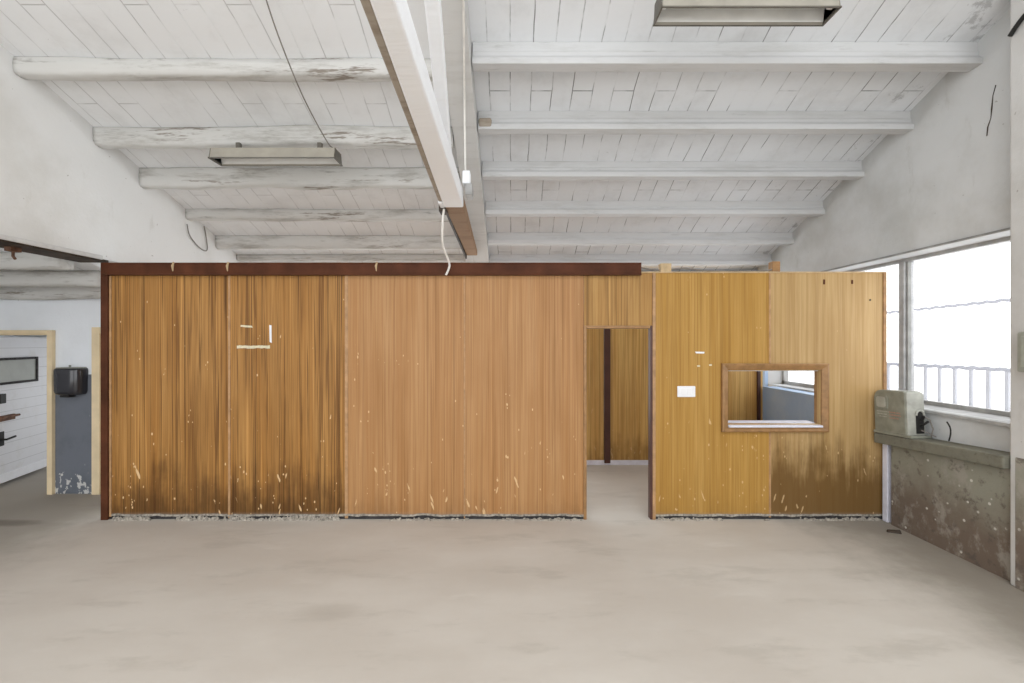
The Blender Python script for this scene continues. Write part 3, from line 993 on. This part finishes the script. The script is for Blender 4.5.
MB().prism_x([(YP - 0.045, iz0 + 0.002), (YP - 0.045, iz0 + 0.022), (YP + 0.20, iz0 + 0.035), (YP + 0.20, iz0 + 0.002)], ix0 + 0.002, ix1 - 0.002).build('hatch_shelf', 'lilac_white', hatch, 0.003)
MB().box(ix0 + 0.002, ix1 - 0.002, YP + 0.03, YP + 0.07, iz1 - 0.018, iz1 - 0.002).build('hatch_top_strip', 'white_gloss', hatch)

# foot rail with the crumbled plaster that lies along it
def crumbs(x0, x1, name, y, dens, parent, hmax=0.03):
    m = MB()
    n = int((x1 - x0) * dens)
    for i in range(n):
        x = random.uniform(x0 + .02, x1 - .02)
        if mnoise.noise((x * 2.2, y, 3)) < -0.12:
            continue
        r = random.uniform(0.006, 0.022)
        hh = random.uniform(0.006, hmax)
        yy = y - random.uniform(0.0, 0.035)
        k = 6
        a0 = random.uniform(0, 6)
        base = [(x + r * random.uniform(1.0, 2.2) * math.cos(a0 + 6.283 * j / k), yy + 0.7 * r * math.sin(a0 + 6.283 * j / k), 0.0) for j in range(k)]
        mid = [(x + (p[0] - x) * .7, yy + (p[1] - yy) * .7, hh * random.uniform(.5, .9)) for p in base]
        top = [(x + (p[0] - x) * .25, yy + (p[1] - yy) * .25, hh) for p in base]
        m.loft([base, mid, top])
    o = m.build(name, 'dust', parent)
    o['kind'] = 'stuff'
    return o


for (x0, x1) in ((PX(110), E[2]), (E[2], PX(583.5)), (PX(655), PX(884))):
    MB().box(x0, x1, YP + 0.004, YP + 0.04, 0, 0.045).build('foot_rail', 'gap', part)
    m = MB()
    n = int((x1 - x0) / 0.03)
    prof = []
    for i in range(n + 1):
        x = x0 + (x1 - x0) * i / n
        prof.append((x, 0.050 + 0.012 * mnoise.noise((x * 5, 1, 2)) + 0.006 * random.random()))
    low = [(x, z - 0.016 - 0.012 * abs(mnoise.noise((x * 6, 4, 2)))) for x, z in prof]
    m.prism_y(prof + low[::-1], YP - 0.010, YP + 0.004)
    m.build('foot_bead', 'dust', part)
crumbs(PX(110), E[2], 'plaster_crumbs', YP - 0.004, 120, part, 0.045)
crumbs(E[2], PX(583), 'plaster_crumbs', YP - 0.004, 45, part, 0.025)
crumbs(PX(656), PX(878), 'plaster_crumbs', YP - 0.004, 70, part, 0.03)

# tape remains and paper scraps stuck on the partition
tp = thing('tape_remains', 'three strips of yellowed tape left from a removed notice on the second dark panel', 'tape', (PX(255), YP, PZ(347)))
yt = YP - 0.003
m = MB()
top = [(PX(237 + 33 * i / 12), PZ(345.6 + random.uniform(-.4, .4))) for i in range(13)]
bot = [(PX(237 + 33 * i / 12), PZ(348.2 + random.uniform(-.3, .5))) for i in range(13)]
m.prism_y(top + bot[::-1], yt, YP - 0.0006)
m.build('long_strip', 'tape', tp)
MB().prism_y([(PX(269.4), PZ(325)), (PX(271.6), PZ(325.5)), (PX(271.8), PZ(343)), (PX(269.8), PZ(342))], yt, YP - 0.0006).build('upright_strip', 'white_gloss', tp)
m = MB().prism_y([(PX(241), PZ(325)), (PX(252), PZ(325.8)), (PX(253), PZ(327.6)), (PX(245), PZ(327.2)), (PX(240.6), PZ(326.6))], yt, YP - 0.0006)
m.build('scrap', 'tape', tp)
o = MB().prism_y([(PX(695), PZ(351.6)), (PX(704.5), PZ(351.8)), (PX(704), PZ(353.6)), (PX(696), PZ(353.4))], yt, YP - 0.0006).build('paper_scrap', 'white_gloss')
tag(o, 'short white paper scrap stuck on the golden panel above the switch plate', 'paper scrap', 'paper scraps by the hatch')
for x, y, s in ((698.5, 366, 'left'), (710.5, 365, 'right')):
    o = MB().prism_y([(PX(x - 1.6), PZ(y - .6)), (PX(x + 1.2), PZ(y - .9)), (PX(x + 1.5), PZ(y + .7)), (PX(x - 1.2), PZ(y + .8))], yt, YP - 0.0006).build('paper_scrap', 'tape')
    tag(o, 'tiny pale scrap between switch plate and hatch, the %s one of two' % s, 'paper scrap', 'paper scraps by the hatch')

# switch plate
sp = thing('switch_plate', 'white rounded rectangular switch plate on the golden panel left of the hatch', 'switch', (PX(686), YP, PZ(391.5)))
MB().box(PX(677), PX(695), YP - 0.014, YP - 0.0006, PZ(397), PZ(386)).build('plate', 'white_gloss', sp, 0.018, False, 4)
MB().box(PX(681), PX(685.6), YP - 0.019, YP - 0.013, PZ(394.5), PZ(388.5)).build('rocker', 'white_gloss', sp, 0.003)
MB().box(PX(686.4), PX(691), YP - 0.019, YP - 0.013, PZ(394.5), PZ(388.5)).build('rocker', 'white_gloss', sp, 0.003)

# ---- lining of the office behind
YO = 6.80
ob = thing('office_lining', 'veneered inner wall seen through the doorway, with a dark brown upright', 'wall panelling', (0, YO, 0))
for x0, x1 in ((0.62, 1.375), (1.465, 2.685), (2.70, 3.75)):
    MB().box(x0 + 0.004, x1 - 0.004, YO, YO + 0.04, 0.07, 2.45).build('panel', 'wood_back', ob)
MB().box(1.375, 1.465, YO - 0.035, YO + 0.05, 0.03, 2.45).build('upright', 'darkbrown', ob, 0.004)
MB().box(3.655, 3.70, YO - 0.035, YO, 0.03, 2.45).build('upright', 'darkbrown', ob, 0.004)
MB().box(0.62, 3.75, YO - 0.015, YO + 0.05, 0, 0.07).build('base_board', 'lilac_white', ob, 0.004)

# ------------------------------------------------------------------ right side: low wall, ledge, machine, pillar
low = MB().prism_x([(3.44, 0), (4.56, 0), (4.56, 0.84), (3.44, 0.90)], 3.80, XR).build('wall_right_low', 'lowwall')
struct(low)
led = MB()
led.loft([[(3.715, 4.675, 0.80), (3.715, 4.675, 0.905), (XR, 4.675, 0.905), (XR, 4.675, 0.83), (3.80, 4.675, 0.80)],
          [(3.715, 3.44, 0.865), (3.715, 3.44, 0.965), (XR, 3.44, 0.965), (XR, 3.44, 0.89), (3.80, 3.44, 0.865)]])
o = led.build('window_ledge', 'ledge', None, 0.012)
tag(o, 'thick grey-green stained ledge sloping along the low wall under the window', 'ledge')
o = MB().box(3.80, 3.865, 4.61, 4.67, 0, 0.80).build('light_gap_strip', 'lilac_white', None, 0.005)  # white strip added in place of light showing through the gap
tag(o, 'narrow white strip added for light in the gap under the ledge at the right end of the partition', 'light strip')

pil = thing('pillar', 'plastered pillar at the right edge of the photo, carrying a grey box', 'pillar', (3.95, 2.9, 0))
MB().prism_x([(2.5, 0), (3.43, 0), (3.43, roofr(3.43) - 0.002), (2.5, roofr(2.5) - 0.002)], 3.75, XR - 0.002).build('shaft', 'pillar', pil, 0.012)
MB().box(3.742, 3.76, 2.5, 3.385, 0.0, 0.97).build('stained_base', 'lowwall', pil, 0.004)['label'] = 'dirty grey-green lower coat'
eb = thing('electrical_box', 'grey-green metal electrical box mounted on the pillar at the right edge', 'box', (3.75, 3.2, 1.62))
MB().box(3.66, 3.748, 2.92, 3.30, 1.61, 1.90).build('housing', 'grey_box', eb, 0.01)
MB().box(3.648, 3.662, 2.95, 3.27, 1.64, 1.87).build('lid', 'grey_box', eb, 0.006)
o = MB().tube(spline([(3.731, 3.41, 4.12), (3.725, 3.36, 4.16), (3.715, 3.28, 4.20), (3.715, 3.18, 4.20), (3.731, 3.08, 4.17)]), 0.016, 7).build('pillar_cable', 'blackish', None, 0, True)
tag(o, 'short black cable curling out high on the pillar at the right edge', 'cable')

# machine cover on the ledge, tilted with it
mc = thing('machine_cover', 'grey-green metal machine cover with a round-cornered badge, standing on the end of the ledge', 'machine', (3.80, 4.47, 0.905))
TL = Matrix.Translation((3.80, 4.47, 0.9156 + 0.014)) @ Matrix.Rotation(math.radians(-2.75), 4, 'X')


def mcb(x0, x1, y0, y1, z0, z1, name, mat, bev=0.0, seg=3, parent=None):
    return MB().box(x0, x1, y0, y1, z0, z1, TL).build(name, mat, parent or mc, bev, False, seg)


# body: profile in YZ with a big round shoulder at the far top edge
prof = [(-0.185, 0.0), (0.19, 0.0), (0.19, 0.33)]
for i in range(7):
    a = math.pi / 2 * i / 6
    prof.append((0.19 - 0.085 + 0.085 * math.cos(a), 0.34 + 0.085 * math.sin(a)))
for i in range(4):
    a = math.pi / 2 + math.pi / 2 * i / 3
    prof.append((-0.185 + 0.03 + 0.03 * math.cos(a), 0.395 + 0.03 * math.sin(a)))
rr = [[TL @ Vector((x, y, z)) for y, z in prof] for x in (-0.085, 0.085)]
MB().loft(rr).build('body', 'machine', mc, 0.012, False, 3)
mcb(-0.092, 0.11, -0.24, 0.20, -0.012, 0.014, 'foot_plate', 'machine', 0.005)
# front plate that faces the room, with an arched black mouth
fp = [(-0.078, 0.012), (0.085, 0.012), (0.085, 0.40)]
fp += [(0.07, 0.415), (-0.066, 0.415), (-0.078, 0.40)]
MB().loft([[TL @ Vector((x, -0.196, z)) for x, z in fp], [TL @ Vector((x, -0.183, z)) for x, z in fp]]).build('front_plate', 'machine_front', mc, 0.004)
ar = [(0.0, 0.03), (0.07, 0.03), (0.07, 0.20)] + [(0.035 + 0.035 * math.cos(a), 0.21 + 0.035 * math.sin(a)) for a in [math.pi * i / 8 for i in range(9)]] + [(0.0, 0.20)]
MB().loft([[TL @ Vector((x, -0.203, z)) for x, z in ar], [TL @ Vector((x, -0.19, z)) for x, z in ar]]).build('mouth', 'blackish', mc)
ar2 = []
m = MB()
m.tube([TL @ Vector((x, -0.205, z)) for x, z in ar[2:]], 0.009, 6)
m.build('mouth_rim', 'machine_front', mc)
m = MB()
m.tube([TL @ Vector(p) for p in ((0.035, -0.20, 0.10), (0.04, -0.235, 0.12), (0.075, -0.245, 0.15))], 0.010, 8)
m.tube([TL @ Vector(p) for p in ((0.03, -0.20, 0.15), (0.045, -0.23, 0.17), (0.04, -0.24, 0.20))], 0.008, 8)
m.build('lever', 'blackish', mc)
m = MB()
m.tube([TL @ Vector(p) for p in ((0.06, -0.205, 0.20), (0.085, -0.25, 0.16), (0.095, -0.265, 0.08), (0.09, -0.25, 0.01))], 0.006, 6)
m.tube([TL @ Vector(p) for p in ((0.04, -0.205, 0.06), (0.07, -0.25, 0.04), (0.10, -0.29, 0.012))], 0.005, 6)
m.build('wires', 'cable_grey', mc)
# rounded raised badge and the worn lettering lines on the long face
bd = MB()
pr = []
for cx, cz, a0 in ((0.135, 0.345, 0), (0.045, 0.345, 90), (0.045, 0.265, 180), (0.135, 0.265, 270)):
    for i in range(5):
        a = math.radians(a0 + 22.5 * i)
        pr.append((cx + 0.032 * math.cos(a), cz + 0.032 * math.sin(a)))
bd.loft([[TL @ Vector((-0.092, y, z)) for y, z in pr], [TL @ Vector((-0.083, y, z)) for y, z in pr]])
bd.build('badge', 'machine', mc, 0.004)
pr2 = [(0.09 + (y - 0.09) * .72, 0.305 + (z - 0.305) * .72) for y, z in pr]
MB().loft([[TL @ Vector((-0.095, y, z)) for y, z in pr2], [TL @ Vector((-0.09, y, z)) for y, z in pr2]]).build('badge_centre', 'machine_front', mc, 0.002)
M['red_print'] = m_plain('faded_red_print', (0.42, 0.22, 0.17), 0.6, 0.3, 0.1, 20)
m1, m2 = MB(), MB()
for row, (z, a, b_, mm) in enumerate(((0.205, 0.15, 0.02, m1), (0.180, 0.145, 0.03, m1), (0.205, 0.0, -0.125, m2), (0.180, 0.0, -0.13, m2), (0.155, 0.12, 0.04, m1), (0.150, 0.0, -0.11, m2))):
    y = a
    while y > b_:
        w = random.uniform(0.008, 0.018)
        mm.box(-0.0862, -0.084, y - w, y, z, z + random.uniform(0.008, 0.012), TL)
        y -= w + 0.006
m1.build('pale_lettering', 'machine_front', mc)
m2.build('red_lettering', 'red_print', mc)

o = MB().tube(spline([(3.86, 4.02, 0.955), (3.865, 4.01, 1.02), (3.88, 4.03, 1.07), (3.87, 4.05, 1.12)]), 0.006, 6).build('bent_wire', 'blackish', None)
tag(o, 'short bent black wire sticking up from the ledge right of the machine cover', 'wire')

# black roll dispenser on the side room wall
dsp = thing('paper_dispenser', 'glossy black round-fronted paper dispenser on the side room wall between the cream door frames', 'dispenser', (-5.36, YS, 1.2))
cx, w, dep = -5.285, 0.165, 0.13
zb, zt = CAMZ - (395 - 343) * 5.38 / FPX, CAMZ - (368.5 - 343) * 5.38 / FPX


def dring(z, s):
    r = [(cx - w * s, YS - 0.001, z)]
    for i in range(17):
        a = math.pi + math.pi * i / 16
        e = 0.62
        c, sn = math.cos(a), math.sin(a)
        r.append((cx + math.copysign(abs(c) ** e, c) * w * s, YS - 0.02 + math.copysign(abs(sn) ** e, sn) * dep * s, z))
    r.append((cx + w * s, YS - 0.001, z))
    return r


MB().loft([dring(zb, .86), dring(zb + 0.02, .95), dring(zb + 0.05, 0.985), dring(zt - 0.03, 1.0), dring(zt - 0.012, .985), dring(zt, .93)]).build('cover', 'black', dsp, 0, True)
MB().loft([dring(zt + 0.001, .9), dring(zt + 0.012, .86)]).build('top_lid', 'vent', dsp)
MB().tube([(cx + 0.02, YS - 0.08, zt + 0.01), (cx + 0.02, YS - 0.08, zt + 0.04)], 0.012, 8).build('lock', 'vent', dsp)
MB().box(cx - 0.06, cx + 0.05, YS - 0.13, YS - 0.03, zb - 0.03, zb).build('outlet', 'blackish', dsp, 0.01)

# small debris on the floor at the foot of the low wall
o = MB().loft([[(3.62, 4.40, 0), (3.72, 4.36, 0), (3.71, 4.33, 0), (3.61, 4.37, 0)], [(3.625, 4.395, 0.02), (3.715, 4.357, 0.03), (3.705, 4.335, 0.028), (3.615, 4.372, 0.018)]]).build('wood_splinter', 'steel_dark')
tag(o, 'small dark splinter lying on the floor near the white strip', 'splinter')
